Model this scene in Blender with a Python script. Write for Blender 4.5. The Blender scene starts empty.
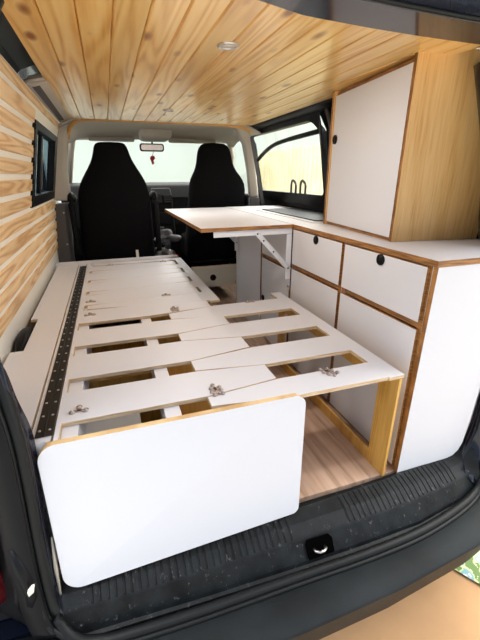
import bpy, bmesh, math, random
from math import radians as rad, sin, cos, pi, tau
from mathutils import Vector, Matrix
random.seed(7)
SC = bpy.context.scene
COL = SC.collection

# ------------------------------------------------------------------ materials
def new_mat(name):
    m = bpy.data.materials.new(name); m.use_nodes = True
    nt = m.node_tree
    b = nt.nodes['Principled BSDF']
    return m, nt, b

def srgb(r, g, b):
    f = lambda c: ((c/255) / 12.92) if c/255 <= 0.04045 else (((c/255) + 0.055) / 1.055) ** 2.4
    return (f(r), f(g), f(b), 1)

def plain(name, col, rough=.5, metal=0, spec=.5, bump=0, bscale=200, vary=0, vscale=8, coat=0):
    m, nt, b = new_mat(name)
    b.inputs['Base Color'].default_value = col
    b.inputs['Roughness'].default_value = rough
    b.inputs['Metallic'].default_value = metal
    b.inputs['Specular IOR Level'].default_value = spec
    if coat: b.inputs['Coat Weight'].default_value = coat; b.inputs['Coat Roughness'].default_value = .06
    tc = nt.nodes.new('ShaderNodeTexCoord')
    if bump:
        n = nt.nodes.new('ShaderNodeTexNoise'); n.inputs['Scale'].default_value = bscale; n.inputs['Detail'].default_value = 4
        bp = nt.nodes.new('ShaderNodeBump'); bp.inputs['Strength'].default_value = bump; bp.inputs['Distance'].default_value = .002
        nt.links.new(tc.outputs['Object'], n.inputs['Vector']); nt.links.new(n.outputs['Fac'], bp.inputs['Height']); nt.links.new(bp.outputs['Normal'], b.inputs['Normal'])
    if vary:
        n = nt.nodes.new('ShaderNodeTexNoise'); n.inputs['Scale'].default_value = vscale; n.inputs['Detail'].default_value = 6
        nt.links.new(tc.outputs['Object'], n.inputs['Vector'])
        r = nt.nodes.new('ShaderNodeValToRGB'); r.color_ramp.elements[0].position = .3; r.color_ramp.elements[1].position = .7
        r.color_ramp.elements[0].color = (*[c*(1-vary) for c in col[:3]], 1); r.color_ramp.elements[1].color = (*[min(1, c*(1+vary)) for c in col[:3]], 1)
        nt.links.new(n.outputs['Fac'], r.inputs['Fac']); nt.links.new(r.outputs['Color'], b.inputs['Base Color'])
    return m

def wood(name, c_dark, c_mid, c_light, axis='y', fine=60, stretch=14, rings=6, rough=.4, knots=False, coat=0, warp=1.2, ringmix=.5, knotcol=None, planktone=.12):
    """procedural timber; the grain runs along `axis`; every separate board gets its own offset and tone"""
    m, nt, b = new_mat(name); N = nt.nodes.new; L = nt.links.new
    tc = N('ShaderNodeTexCoord'); geo = N('ShaderNodeNewGeometry')
    off = N('ShaderNodeVectorMath'); off.operation = 'SCALE'; off.inputs[0].default_value = (13.1, 17.7, 9.3); L(geo.outputs['Random Per Island'], off.inputs['Scale'])
    add = N('ShaderNodeVectorMath'); add.operation = 'ADD'; L(tc.outputs['Object'], add.inputs[0]); L(off.outputs[0], add.inputs[1])
    mp = N('ShaderNodeMapping'); s = [fine, fine, fine]; s['xyz'.index(axis)] = fine / stretch
    mp.inputs['Scale'].default_value = s; L(add.outputs[0], mp.inputs['Vector'])
    n1 = N('ShaderNodeTexNoise'); n1.inputs['Scale'].default_value = 1; n1.inputs['Detail'].default_value = 5; L(mp.outputs[0], n1.inputs['Vector'])
    mp2 = N('ShaderNodeMapping'); s = [rings, rings, rings]; s['xyz'.index(axis)] = rings / 15
    mp2.inputs['Scale'].default_value = s; L(add.outputs[0], mp2.inputs['Vector'])
    n2 = N('ShaderNodeTexNoise'); n2.inputs['Scale'].default_value = warp; n2.inputs['Detail'].default_value = 1; L(mp2.outputs[0], n2.inputs['Vector'])
    mul = N('ShaderNodeMath'); mul.operation = 'MULTIPLY'; mul.inputs[1].default_value = 14; L(n2.outputs['Fac'], mul.inputs[0])
    fr = N('ShaderNodeMath'); fr.operation = 'SINE'; m3 = N('ShaderNodeMath'); m3.operation = 'MULTIPLY'; m3.inputs[1].default_value = 3.5
    L(mul.outputs[0], m3.inputs[0]); L(m3.outputs[0], fr.inputs[0])
    rr = N('ShaderNodeMapRange'); rr.inputs['From Min'].default_value = -1; L(fr.outputs[0], rr.inputs['Value'])
    mix = N('ShaderNodeMix'); mix.inputs['Factor'].default_value = ringmix; L(n1.outputs['Fac'], mix.inputs['A']); L(rr.outputs[0], mix.inputs['B'])
    ramp = N('ShaderNodeValToRGB'); e = ramp.color_ramp.elements
    e[0].position = .2; e[0].color = c_dark; e[1].position = .8; e[1].color = c_light
    x = ramp.color_ramp.elements.new(.5); x.color = c_mid
    L(mix.outputs['Result'], ramp.inputs['Fac'])
    hsv = N('ShaderNodeHueSaturation'); mr = N('ShaderNodeMapRange'); mr.inputs['To Min'].default_value = 1 - planktone; mr.inputs['To Max'].default_value = 1 + planktone * .6
    L(geo.outputs['Random Per Island'], mr.inputs['Value']); L(mr.outputs[0], hsv.inputs['Value']); L(ramp.outputs['Color'], hsv.inputs['Color'])
    last = hsv.outputs['Color']
    if knots:
        mk = N('ShaderNodeMapping'); s = [11, 11, 11]; s['xyz'.index(axis)] = 4.2; mk.inputs['Scale'].default_value = s; L(add.outputs[0], mk.inputs['Vector'])
        v = N('ShaderNodeTexVoronoi'); v.inputs['Scale'].default_value = 1; L(mk.outputs[0], v.inputs['Vector'])
        kr = N('ShaderNodeValToRGB'); kr.color_ramp.elements[0].position = .08; kr.color_ramp.elements[0].color = (1, 1, 1, 1)
        kr.color_ramp.elements[1].position = .2; kr.color_ramp.elements[1].color = (0, 0, 0, 1); L(v.outputs['Distance'], kr.inputs['Fac'])
        km = N('ShaderNodeMix'); km.data_type = 'RGBA'; L(kr.outputs['Color'], km.inputs[0]); L(last, km.inputs[6]); km.inputs[7].default_value = knotcol
        last = km.outputs[2]
    L(last, b.inputs['Base Color'])
    b.inputs['Roughness'].default_value = rough
    if coat: b.inputs['Coat Weight'].default_value = coat; b.inputs['Coat Roughness'].default_value = .15
    bp = N('ShaderNodeBump'); bp.inputs['Strength'].default_value = .15; bp.inputs['Distance'].default_value = .001; L(n1.outputs['Fac'], bp.inputs['Height']); L(bp.outputs[0], b.inputs['Normal'])
    return m

def ply_edge(name, a, bcol, axis='z', scale=330):
    m, nt, b = new_mat(name); N = nt.nodes.new; L = nt.links.new
    tc = N('ShaderNodeTexCoord'); n = N('ShaderNodeTexNoise'); mp = N('ShaderNodeMapping')
    n.inputs['Scale'].default_value = 40; n.inputs['Detail'].default_value = 3; L(tc.outputs['Object'], n.inputs['Vector'])
    w = N('ShaderNodeTexNoise'); s = [14, 14, 14]; s['xyz'.index(axis)] = scale; mp.inputs['Scale'].default_value = s
    w.inputs['Scale'].default_value = 1; L(tc.outputs['Object'], mp.inputs['Vector']); L(mp.outputs[0], w.inputs['Vector'])
    r = N('ShaderNodeValToRGB'); r.color_ramp.elements[0].position = .38; r.color_ramp.elements[0].color = a; r.color_ramp.elements[1].position = .62; r.color_ramp.elements[1].color = bcol
    L(w.outputs['Fac'], r.inputs['Fac']); L(r.outputs['Color'], b.inputs['Base Color']); b.inputs['Roughness'].default_value = .5
    return m

M = {}
M['white'] = plain('white_laminate', srgb(228, 228, 232), .42, bump=.03, bscale=500)
M['cream'] = plain('cream_laminate', srgb(244, 240, 222), .45)
M['wallwhite'] = plain('wall_white', srgb(250, 244, 230), .6)
M['ply'] = ply_edge('birch_ply_edge', srgb(214, 172, 112), srgb(240, 208, 152))
M['plyd'] = ply_edge('pale_ply_edge', srgb(196, 164, 122), srgb(232, 208, 172))
M['plyb'] = ply_edge('oiled_ply_edge', srgb(126, 82, 38), srgb(182, 128, 70), 'z')
M['plyv'] = ply_edge('oiled_ply_edge_upright', srgb(126, 82, 38), srgb(182, 128, 70), 'x')
M['oak'] = wood('oak_veneer', srgb(214, 156, 84), srgb(240, 188, 116), srgb(248, 204, 138), 'z', fine=170, stretch=22, rings=3, ringmix=.15, rough=.38)
M['oakleg'] = wood('golden_oak', srgb(204, 148, 66), srgb(230, 176, 88), srgb(240, 192, 108), 'z', fine=170, stretch=20, rings=4, ringmix=.2, rough=.4)
M['oakwall'] = wood('oak_slat', srgb(206, 154, 98), srgb(238, 198, 144), srgb(248, 216, 168), 'y', fine=70, stretch=12, rings=12, ringmix=.4, rough=.5, planktone=.08)
M['pine'] = wood('knotty_pine', srgb(210, 152, 74), srgb(238, 190, 112), srgb(246, 208, 136), 'y', fine=60, stretch=18, rings=10, ringmix=.33, rough=.3, knots=True, coat=.35, knotcol=srgb(150, 86, 34), planktone=.1)
M['trimwood'] = wood('ceiling_edge_wood', srgb(190, 132, 66), srgb(212, 158, 86), srgb(222, 172, 100), 'x', fine=90, rings=4, ringmix=.2, rough=.4)
M['vinyl'] = wood('oak_look_vinyl', srgb(168, 132, 106), srgb(208, 174, 148), srgb(222, 192, 168), 'y', fine=60, stretch=12, rings=5, ringmix=.22, rough=.42, planktone=.16)
M['black'] = plain('black_plastic', (.004, .004, .005, 1), .45, spec=.2)
M['hinge'] = plain('black_hinge', (.008, .007, .006, 1), .5, spec=.3)
M['rubber'] = plain('rubber_seal', (.006, .007, .007, 1), .5, spec=.3, bump=.2, bscale=90)
M['sill'] = plain('scuffed_sill_plastic', (.007, .0085, .009, 1), .5, spec=.25, bump=.35, bscale=260, vary=.8, vscale=22)
def scuff(m, thr, col, sc):
    nt = m.node_tree; N = nt.nodes.new; L = nt.links.new; b = nt.nodes['Principled BSDF']; src = b.inputs['Base Color'].links[0].from_socket
    tc = N('ShaderNodeTexCoord'); mp = N('ShaderNodeMapping'); mp.inputs['Scale'].default_value = (sc, sc * .35, sc); mp.inputs['Rotation'].default_value = (0, 0, .5)
    n = N('ShaderNodeTexNoise'); n.inputs['Scale'].default_value = 1; n.inputs['Detail'].default_value = 8; n.inputs['Roughness'].default_value = .75
    r = N('ShaderNodeValToRGB'); r.color_ramp.elements[0].position = thr; r.color_ramp.elements[1].position = thr + .10
    x = N('ShaderNodeMix'); x.data_type = 'RGBA'; x.inputs[7].default_value = col
    L(tc.outputs['Object'], mp.inputs[0]); L(mp.outputs[0], n.inputs['Vector']); L(n.outputs['Fac'], r.inputs['Fac']); L(r.outputs['Color'], x.inputs[0]); L(src, x.inputs[6]); L(x.outputs[2], b.inputs['Base Color'])
scuff(M['sill'], .60, (.16, .16, .16, 1), 60)
M['bumper'] = plain('bumper_plastic', (.0115, .0145, .0155, 1), .6, spec=.2, bump=.3, bscale=700, vary=.4, vscale=6)
M['paint'] = plain('dark_blue_paint', (.004, .006, .014, 1), .22, spec=.35, coat=.35)
M['fabric'] = plain('black_seat_fabric', (.0045, .0045, .005, 1), .9, spec=.08, bump=.5, bscale=30)
M['dash'] = plain('dashboard_plastic', (.0045, .0045, .005, 1), .65, spec=.15, bump=.2)
M['steel'] = plain('steel', (.62, .60, .58, 1), .28, metal=1)
M['bronze'] = plain('fastener_metal', (.55, .44, .38, 1), .35, metal=.9)
M['wmetal'] = plain('white_painted_steel', srgb(236, 236, 238), .35)
M['beige'] = plain('beige_cab_trim', srgb(186, 178, 164), .7, bump=.1)
M['greytrim'] = plain('grey_pillar_trim', srgb(84, 82, 82), .7)
M['hobglass'] = plain('black_hob_glass', (.004, .004, .005, 1), .3, spec=.15)
M['red'] = plain('red_card', srgb(190, 24, 30), .5)
M['mirrorglass'] = plain('mirror_glass', (.7, .7, .7, 1), .05, metal=1)
M['lintel'] = plain('blue_grey_roof_frame', (.022, .024, .034, 1), .13, coat=.4)
M['void'] = plain('recess_shade_black', (.001, .001, .001, 1), .95, spec=.02)  # matte black standing in for the shade inside the latch recess
M['tail'] = plain('red_lens', (.09, .003, .006, 1), .15, coat=1)
M['card'] = plain('cardboard', srgb(192, 150, 106), .8, bump=.2, bscale=30, vary=.10, vscale=5)
M['concrete'] = plain('concrete', srgb(150, 148, 142), .9, vary=.15)
M['fence'] = plain('pale_fence_timber', srgb(236, 222, 176), .8, vary=.12, vscale=3)
M['render'] = plain('pale_render', srgb(214, 222, 212), .8, vary=.05, vscale=1)
M['silver'] = plain('silver_bag_foil', (.35, .35, .36, 1), .3, metal=.8, bump=.8, bscale=14)
M['greybag'] = plain('grey_bag_fabric', (.10, .10, .11, 1), .6, bump=.8, bscale=16)
M['darkin'] = plain('dark_box_inside', (.03, .028, .026, 1), .7)
M['hwhite'] = plain('painted_bracket_grey', srgb(205, 205, 205), .4)
M['lampglass'] = plain('spot_lens', srgb(226, 214, 192), .3)

def glass_mat(name, tint=(1, 1, 1, 1)):
    m = bpy.data.materials.new(name); m.use_nodes = True; nt = m.node_tree; nt.nodes.clear(); N = nt.nodes.new; L = nt.links.new
    o = N('ShaderNodeOutputMaterial'); t = N('ShaderNodeBsdfTransparent'); g = N('ShaderNodeBsdfGlossy'); f = N('ShaderNodeLayerWeight'); pw_ = N('ShaderNodeMath'); pw_.operation = 'POWER'; pw_.inputs[1].default_value = 4; ma_ = N('ShaderNodeMath'); ma_.operation = 'MULTIPLY_ADD'; ma_.inputs[1].default_value = .8; ma_.inputs[2].default_value = .04; x = N('ShaderNodeMixShader')
    t.inputs['Color'].default_value = tint; g.inputs['Roughness'].default_value = .02; L(f.outputs['Facing'], pw_.inputs[0]); L(pw_.outputs[0], ma_.inputs[0])
    L(ma_.outputs[0], x.inputs[0]); L(t.outputs[0], x.inputs[1]); L(g.outputs[0], x.inputs[2]); L(x.outputs[0], o.inputs['Surface'])
    return m
M['glass'] = glass_mat('clear_glass', (.93, .96, .95, 1))
M['tint'] = glass_mat('tinted_glass', (.30, .42, .48, 1))

def leaflet_mat():
    m, nt, b = new_mat('printed_leaflet'); N = nt.nodes.new; L = nt.links.new
    tc = N('ShaderNodeTexCoord'); n = N('ShaderNodeTexNoise'); n.inputs['Scale'].default_value = 14; n.inputs['Detail'].default_value = 3
    r = N('ShaderNodeValToRGB'); r.color_ramp.interpolation = 'CONSTANT'; e = r.color_ramp.elements
    e[0].color = srgb(96, 130, 60); e[1].position = .48; e[1].color = srgb(196, 206, 150)
    for p, c in ((.53, srgb(120, 170, 180)), (.60, srgb(228, 228, 214))): x = e.new(p); x.color = c
    L(tc.outputs['Object'], n.inputs['Vector']); L(n.outputs['Fac'], r.inputs['Fac']); L(r.outputs['Color'], b.inputs['Base Color'])
    return m
M['leaflet'] = leaflet_mat()

# ------------------------------------------------------------------ mesh helpers
class MB:
    def __init__(s): s.v = []; s.f = []; s.m = []; s.sm = []
    def add(s, vs, fs, mi=0, smooth=False):
        o = len(s.v); s.v += [tuple(v) for v in vs]
        for i, f in enumerate(fs):
            s.f.append([o + k for k in f]); s.m.append(mi[i] if isinstance(mi, (list, tuple)) else mi); s.sm.append(smooth)
    def box(s, x0, x1, y0, y1, z0, z1, mi=0, edge=None, thin=None):
        """edge: material slot for the faces around the rim; thin: axis of the panel thickness"""
        vs = [(x, y, z) for x in (x0, x1) for y in (y0, y1) for z in (z0, z1)]
        fs = [(0, 1, 3, 2), (4, 6, 7, 5), (0, 4, 5, 1), (2, 3, 7, 6), (0, 2, 6, 4), (1, 5, 7, 3)]
        ax = ['x', 'x', 'y', 'y', 'z', 'z']
        s.add(vs, fs, [mi if (thin is None or a == thin) else edge for a in ax]); return s
    def prism(s, poly, axis, a, b, mi=0, edge=None, smooth=False):
        n = len(poly)
        def P(p, h):
            if axis == 'x': return (h, p[0], p[1])
            if axis == 'y': return (p[0], h, p[1])
            return (p[0], p[1], h)
        vs = [P(p, a) for p in poly] + [P(p, b) for p in poly]
        e = mi if edge is None else edge
        fs = [tuple(range(n))[::-1], tuple(range(n, 2 * n))] + [(i, (i + 1) % n, n + (i + 1) % n, n + i) for i in range(n)]
        s.add(vs, fs, [mi, mi] + [e] * n, smooth); return s
    def tube(s, pts, r, seg=10, mi=0, closed=False, sx=1):
        pts = [Vector(p) for p in pts]; n = len(pts); rings = []
        for i, p in enumerate(pts):
            if closed: t = pts[(i + 1) % n] - pts[i - 1]
            else: t = pts[min(i + 1, n - 1)] - pts[max(i - 1, 0)]
            t.normalize(); up = Vector((0, 0, 1)) if abs(t.z) < .9 else Vector((0, 1, 0))
            a = t.cross(up).normalized(); b = t.cross(a)
            rr = r[i] if isinstance(r, (list, tuple)) else r
            rings.append([p + a * cos(k * tau / seg) * rr * sx + b * sin(k * tau / seg) * rr for k in range(seg)])
        vs = [v for ring in rings for v in ring]; fs = []
        for i in range(n if closed else n - 1):
            j = (i + 1) % n
            for k in range(seg): fs.append((i * seg + k, i * seg + (k + 1) % seg, j * seg + (k + 1) % seg, j * seg + k))
        if not closed: fs += [tuple(range(seg))[::-1], tuple((n - 1) * seg + k for k in range(seg))]
        s.add(vs, fs, mi, True); return s
    def disc(s, c, nrm, r, h, seg=20, mi=0):
        n = Vector(nrm).normalized(); c = Vector(c); s.tube([c, c + n * h], r, seg, mi); return s
    def loft(s, rings, mi=0, cap=True):
        seg = len(rings[0]); vs = [v for r in rings for v in r]; fs = []
        for i in range(len(rings) - 1):
            for k in range(seg): fs.append((i * seg + k, i * seg + (k + 1) % seg, (i + 1) * seg + (k + 1) % seg, (i + 1) * seg + k))
        if cap: fs += [tuple(range(seg))[::-1], tuple((len(rings) - 1) * seg + k for k in range(seg))]
        s.add(vs, fs, mi, True); return s
    def sheet(s, rows, mi=0, smooth=True):
        w = len(rows[0]); vs = [v for r in rows for v in r]; fs = []
        for i in range(len(rows) - 1):
            for k in range(w - 1): fs.append((i * w + k, i * w + k + 1, (i + 1) * w + k + 1, (i + 1) * w + k))
        s.add(vs, fs, mi, smooth); return s
    def build(s, name, mats, parent=None, bevel=0, solid=0, sub=0, seg=2):
        me = bpy.data.meshes.new(name); me.from_pydata(s.v, [], s.f)
        for m in (mats if isinstance(mats, (list, tuple)) else [mats]): me.materials.append(M[m] if isinstance(m, str) else m)
        for p, mi, sm in zip(me.polygons, s.m, s.sm): p.material_index = mi; p.use_smooth = sm
        bm = bmesh.new(); bm.from_mesh(me); bmesh.ops.recalc_face_normals(bm, faces=bm.faces); bm.to_mesh(me); bm.free()
        o = bpy.data.objects.new(name, me); COL.objects.link(o)
        if parent:
            o.parent = parent
            o.matrix_parent_inverse = Matrix.Translation(-parent.location) if parent.type == 'EMPTY' else Matrix()
        if solid: md = o.modifiers.new('t', 'SOLIDIFY'); md.thickness = solid; md.offset = 0
        if bevel: md = o.modifiers.new('b', 'BEVEL'); md.width = bevel; md.segments = seg; md.limit_method = 'ANGLE'; md.angle_limit = rad(40)
        if sub: md = o.modifiers.new('s', 'SUBSURF'); md.levels = sub; md.render_levels = sub
        return o

def tag(o, label, cat, group=None):
    o['label'] = label; o['category'] = cat
    if group: o['group'] = group
    return o
def thing(name, label, cat, loc=(0, 0, 0), group=None):
    o = bpy.data.objects.new(name, None); COL.objects.link(o); o.location = loc; o.empty_display_size = .05
    return tag(o, label, cat, group)
def struct(o): o['kind'] = 'structure'; return o
def rrect(x0, x1, y0, y1, r, n=6):
    """rounded rectangle; r = radius or 4 radii for (x1,y1),(x0,y1),(x0,y0),(x1,y0)"""
    if not isinstance(r, (list, tuple)): r = [r] * 4
    out = []
    for (cx, cy, a0, rr) in ((x1, y1, 0, r[0]), (x0, y1, 90, r[1]), (x0, y0, 180, r[2]), (x1, y0, 270, r[3])):
        ox = cx - rr if a0 in (0, 270) else cx + rr; oy = cy - rr if a0 in (0, 90) else cy + rr
        if rr == 0: out.append((cx, cy)); continue
        for i in range(n + 1): a = rad(a0 + 90 * i / n); out.append((ox + rr * cos(a), oy + rr * sin(a)))
    return out
def interp(x, xs, ys):
    if x <= xs[0]: return ys[0]
    for i in range(len(xs) - 1):
        if x <= xs[i + 1]: return ys[i] + (ys[i + 1] - ys[i]) * (x - xs[i]) / (xs[i + 1] - xs[i])
    return ys[-1]
def smooth_path(pts, n=6):
    P = [Vector(p) for p in pts]; P = [P[0]] + P + [P[-1]]; out = []
    for i in range(1, len(P) - 2):
        for k in range(n):
            t = k / n; a, b, c, d = P[i - 1], P[i], P[i + 1], P[i + 2]
            out.append(.5 * ((2 * b) + (c - a) * t + (2 * a - 5 * b + 4 * c - d) * t * t + (3 * b - a - 3 * c + d) * t ** 3))
    out.append(P[-2]); return out

# ------------------------------------------------------------------ camera
cam = bpy.data.cameras.new('camera'); co = bpy.data.objects.new('camera', cam); COL.objects.link(co)
co.location = (-.21137, -.78363, .96045); co.rotation_euler = (rad(68.676), rad(.1563), rad(-18.8645))
cam.sensor_fit = 'AUTO'; cam.sensor_width = 36; cam.lens = 369.765 * 36 / 640; cam.clip_start = .02
SC.camera = co

# ------------------------------------------------------------------ SETTING
# floor: oak-look vinyl planks running along the van
fl = MB(); pw = .19
x = -.62
while x < 1.1:
    y = 0.0 - random.random() * 1.0
    while y < 2.75:
        L_ = 1.2; a = max(y, 0.0); b = min(y + L_, 2.75)
        if b - a > .02: fl.box(max(x, -.62), min(x + pw, 1.1), a, b, -.02, 0)
        y += L_
    x += pw
struct(fl.build('floor', 'vinyl', bevel=.0006, seg=1))
struct(MB().box(-.75, 1.2, .0, 3.4, -.12, -.021).build('trim_1', 'darkin'))     # van floor pan

LYX, LYY = [-.6, -.3, .09, .26, .45, .62, 1.1], [-.12, -.03, .088, .142, .158, .165, .168]
def LY(x): return interp(x, LYX, LYY)
# ceiling: tongue and groove pine
ce = MB(); cw = .0785; x0 = -.385
CE_Y1 = 2.05
k = 0
for i in range(16):
    a = x0 + i * cw; b = min(a + cw, .85)
    if a > .84: break
    g = .004
    poly = [(a + .0005, 1.312), (a + .0005, 1.306), (a + g, 1.300), (b - g, 1.300), (b - .0005, 1.306), (b - .0005, 1.312)]
    ce.prism(poly, 'y', LY((a + b) / 2) - .004, CE_Y1)
struct(ce.build('ceiling', 'pine'))
ro = MB(); ro.box(-.72, 1.15, .10, 2.06, 1.348, 1.37)
struct(ro.build('trim_2', 'paint'))                                               # roof skin
# curved wooden edge where the boarding ends above the cab
pts = [(-.415, 2.22, 1.20), (-.39, 2.17, 1.255), (-.34, 2.11, 1.292), (-.25, 2.08, 1.303), (0, 2.07, 1.306), (.3, 2.07, 1.306), (.6, 2.08, 1.303), (.8, 2.11, 1.292), (.88, 2.15, 1.272)]
struct(MB().tube(smooth_path(pts), .013, 8).build('trim_3', 'trimwood'))

# left wall: leaning white lining with oak slats
prof = [(-.61, 0), (-.605, .40), (-.6, .455), (-.56, .82), (-.48, 1.19), (-.45, 1.285)]
def wx(z): return interp(z, [p[1] for p in prof], [p[0] for p in prof])
WY0, WY1, QZ0, QZ1, QY0, QY1 = .22, 2.2, .822, 1.195, 1.245, 2.12
zs = [0, .2, .40, .455, .6, .72, .822, .95, 1.08, 1.195, 1.285]
wl = MB()
def wallpatch(ya, yb, za, zb, off=0, th=.012, mb=None, mi=0):
    zz = [za] + [z for z in zs if za + 1e-4 < z < zb - 1e-4] + [zb]
    poly = [(wx(z) + off, z) for z in zz] + [(wx(z) + off - th, z) for z in reversed(zz)]
    (mb or wl).prism(poly, 'y', ya, yb, mi)
wallpatch(WY0, WY1, 0, QZ0); wallpatch(WY0, WY1, QZ1, 1.285)
wallpatch(WY0, QY0, QZ0, QZ1); wallpatch(QY1, WY1, QZ0, QZ1)
W = struct(wl.build('wall_left', 'wallwhite'))
sl = MB()
cents = [.50 + .0705 * k for k in range(11)] + [1.262]
for c in cents:
    h = .0245 if c < 1.25 else .015
    a, b = c - h, c + h
    def sect(ya, yb, za, zb):
        poly = [(wx(za) + .007, za), (wx(zb) + .007, zb), (wx(zb), zb), (wx(za), za)]
        sl.prism(poly, 'y', ya, yb)
    if b < QZ0 + .004 or a > QZ1 - .004: sect(WY0, WY1 - .01, a, b)
    else: sect(WY0, QY0 + .002, max(a, 0), b); 
so = sl.build('oak_slats', 'oakwall', bevel=.0012); so.parent = W
# outer body side on the left, with the window opening
bl = MB()
def bodyL(ya, yb, za, zb): bl.box(-.72, -.66, ya, yb, za, zb)
bodyL(.0, QY0, -.5, 1.35); bodyL(2.75, 2.85, -.5, 1.35); bodyL(QY0, 2.75, -.5, .8); bodyL(QY0, 2.75, 1.22, 1.35); bodyL(2.85, 3.3, -.5, .80)
struct(bl.build('wall_outer_left', 'paint'))
# left window (dark frame, sliding pane)
w1 = MB()
def wp(y, z, off=0): return (wx(z) + off, y, z)
def barL(ya, yb, za, zb, in_=.012, out=-.03):
    poly = [(wx(za) + in_, za), (wx(zb) + in_, zb), (wx(zb) + out, zb), (wx(za) + out, za)]
    w1.prism(poly, 'y', ya, yb)
barL(QY0, QY0 + .06, QZ0, QZ1); barL(QY1 - .12, QY1, QZ0, QZ1); barL(QY0, QY1, QZ0, QZ0 + .05); barL(QY0, QY1, QZ1 - .035, QZ1); barL(1.60, 1.65, QZ0, QZ1, -.01)
for k in range(5): barL(QY0 - .012, QY0 + .01, QZ0 + .03 + .075 * k, QZ0 + .055 + .075 * k, .016, 0)
Wn = struct(w1.build('window_1', 'black', bevel=.003))
g = MB(); g.add([wp(QY0 + .05, QZ0 + .04, -.02), wp(QY1 - .1, QZ0 + .04, -.02), wp(QY1 - .1, QZ1 - .03, -.02), wp(QY0 + .05, QZ1 - .03, -.02)], [(0, 1, 2, 3)])
go = g.build('window_pane', 'tint', Wn)

# rail between left wall and ceiling: black glossy trim, then the beige liner with its grey slot
r = MB(); r.sheet([[(-.50, y, 1.285), (-.455, y, 1.325), (-.40, y, 1.345), (-.37, y, 1.315)] for y in (-.03, .5, .98)])
struct(r.build('trim_4', 'black', solid=.004))
r = MB(); r.prism([(-.452, 1.286), (-.44, 1.315), (-.40, 1.325), (-.365, 1.31), (-.375, 1.30), (-.43, 1.285)], 'y', 1.02, 2.14)
t = struct(r.build('trim_5', 'beige', bevel=.004))
struct(MB().tube([(-.452, 1.0, 1.292), (-.375, .99, 1.306)], .006, 8).build('trim_6', 'beige'))
r = MB(); r.prism([(-.436, 1.2835), (-.408, 1.289), (-.408, 1.293), (-.436, 1.2875)], 'y', 1.06, 2.05)
o = r.build('slot', 'greytrim', t)

# B pillars
def pillar(sgn, xc, name1, name2):
    def X(x): return xc + sgn * (x - xc) if False else x
    rows = [(-.60, -.50, .0), (-.60, -.50, .40), (-.578, -.475, .78), (-.565, -.455, .80), (-.545, -.455, 1.0), (-.50, -.415, 1.19), (-.455, -.365, 1.31)]
    up = MB(); lo = MB()
    for mb, rr in ((lo, rows[:3]), (up, rows[3:])):
        rings = []
        for a, b, z in rr:
            if sgn > 0: a, b = 2 * xc - a, 2 * xc - b
            rings.append([(a, 2.18, z), (a + (b - a) * .8, 2.175, z), (b, 2.20, z), (b, 2.30, z), (a, 2.32, z)])
        mb.loft(rings)
    lo_ = struct(lo.build(name1, 'greytrim', bevel=.006)); struct(up.build(name2, 'beige', bevel=.012, seg=3))
    sc = MB()
    for z in (.5, .72):
        xx = interp(z, [0, .4, .78], [-.53, -.53, -.51]); xx = 2 * xc - xx if sgn > 0 else xx
        sc.disc((xx, 2.176, z), (0, -1, 0), .006, .004, 10)
    sc.build('screw_cap', 'beige', lo_)
pillar(-1, .235, 'trim_7', 'trim_8')
# right B pillar (slim, beige with grey foot)
rp = MB()
rp.loft([[(.885, 2.17, .80), (.955, 2.17, .80), (.985, 2.24, .80), (.90, 2.26, .80)], [(.865, 2.17, 1.0), (.93, 2.17, 1.0), (.96, 2.24, 1.0), (.88, 2.26, 1.0)], [(.83, 2.15, 1.19), (.89, 2.15, 1.19), (.92, 2.24, 1.19), (.84, 2.26, 1.19)], [(.76, 2.13, 1.29), (.85, 2.13, 1.30), (.88, 2.24, 1.30), (.77, 2.26, 1.30)]])
struct(rp.build('trim_9', 'beige', bevel=.012, seg=3))
struct(MB().loft([[(.88, 2.16, .0), (1.0, 2.16, .0), (1.02, 2.24, .0), (.9, 2.25, .0)], [(.88, 2.16, .80), (.96, 2.16, .80), (.99, 2.24, .80), (.90, 2.25, .80)]]).build('trim_10', 'greytrim', bevel=.01))
# seat belt along the right pillar
tag(MB().prism([(0, 0), (.045, 0), (.045, .002), (0, .002)], 'z', 0, 1).build('seat_belt', 'greytrim'), 'grey seat belt running down the right-hand beige pillar behind the cab', 'seat belt')
sb = bpy.data.objects['seat_belt']; sb.location = (.965, 2.12, .74); sb.scale = (.6, 1, .50); sb.rotation_euler = (0, rad(-12), 0)

# right side wall with the sliding door window
rprof = [(1.10, -.1), (1.10, .5), (1.07, .80), (1.0, 1.2), (.93, 1.30)]
def rx(z): return interp(z, [p[1] for p in rprof], [p[0] for p in rprof])
RY0, RY1, RZ0, RZ1 = 1.26, 2.44, .80, 1.285
def patchR(mb, ya, yb, za, zb, th=.03, off=0):
    zz = [za] + [z for z in (.5, .8, .95, 1.1, 1.2) if za + 1e-4 < z < zb - 1e-4] + [zb]
    poly = [(rx(z) + off, z) for z in zz] + [(rx(z) + off + th, z) for z in reversed(zz)]
    mb.prism(poly, 'y', ya, yb)
rw = MB(); patchR(rw, .0, RY0, -.1, 1.31); patchR(rw, RY1, 2.5, -.1, 1.31); patchR(rw, RY0, RY1, -.1, RZ0); patchR(rw, RY0, RY1, RZ1, 1.31)
struct(rw.build('wall_right', 'black'))
r = MB(); r.sheet([[(.845, y, 1.305), (.875, y, 1.293), (.91, y, 1.290), (.95, y, 1.288)] for y in (.95, 1.2, 1.4, 2.05, 2.16)])
struct(r.build('trim_11', 'black', solid=.008))
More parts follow.
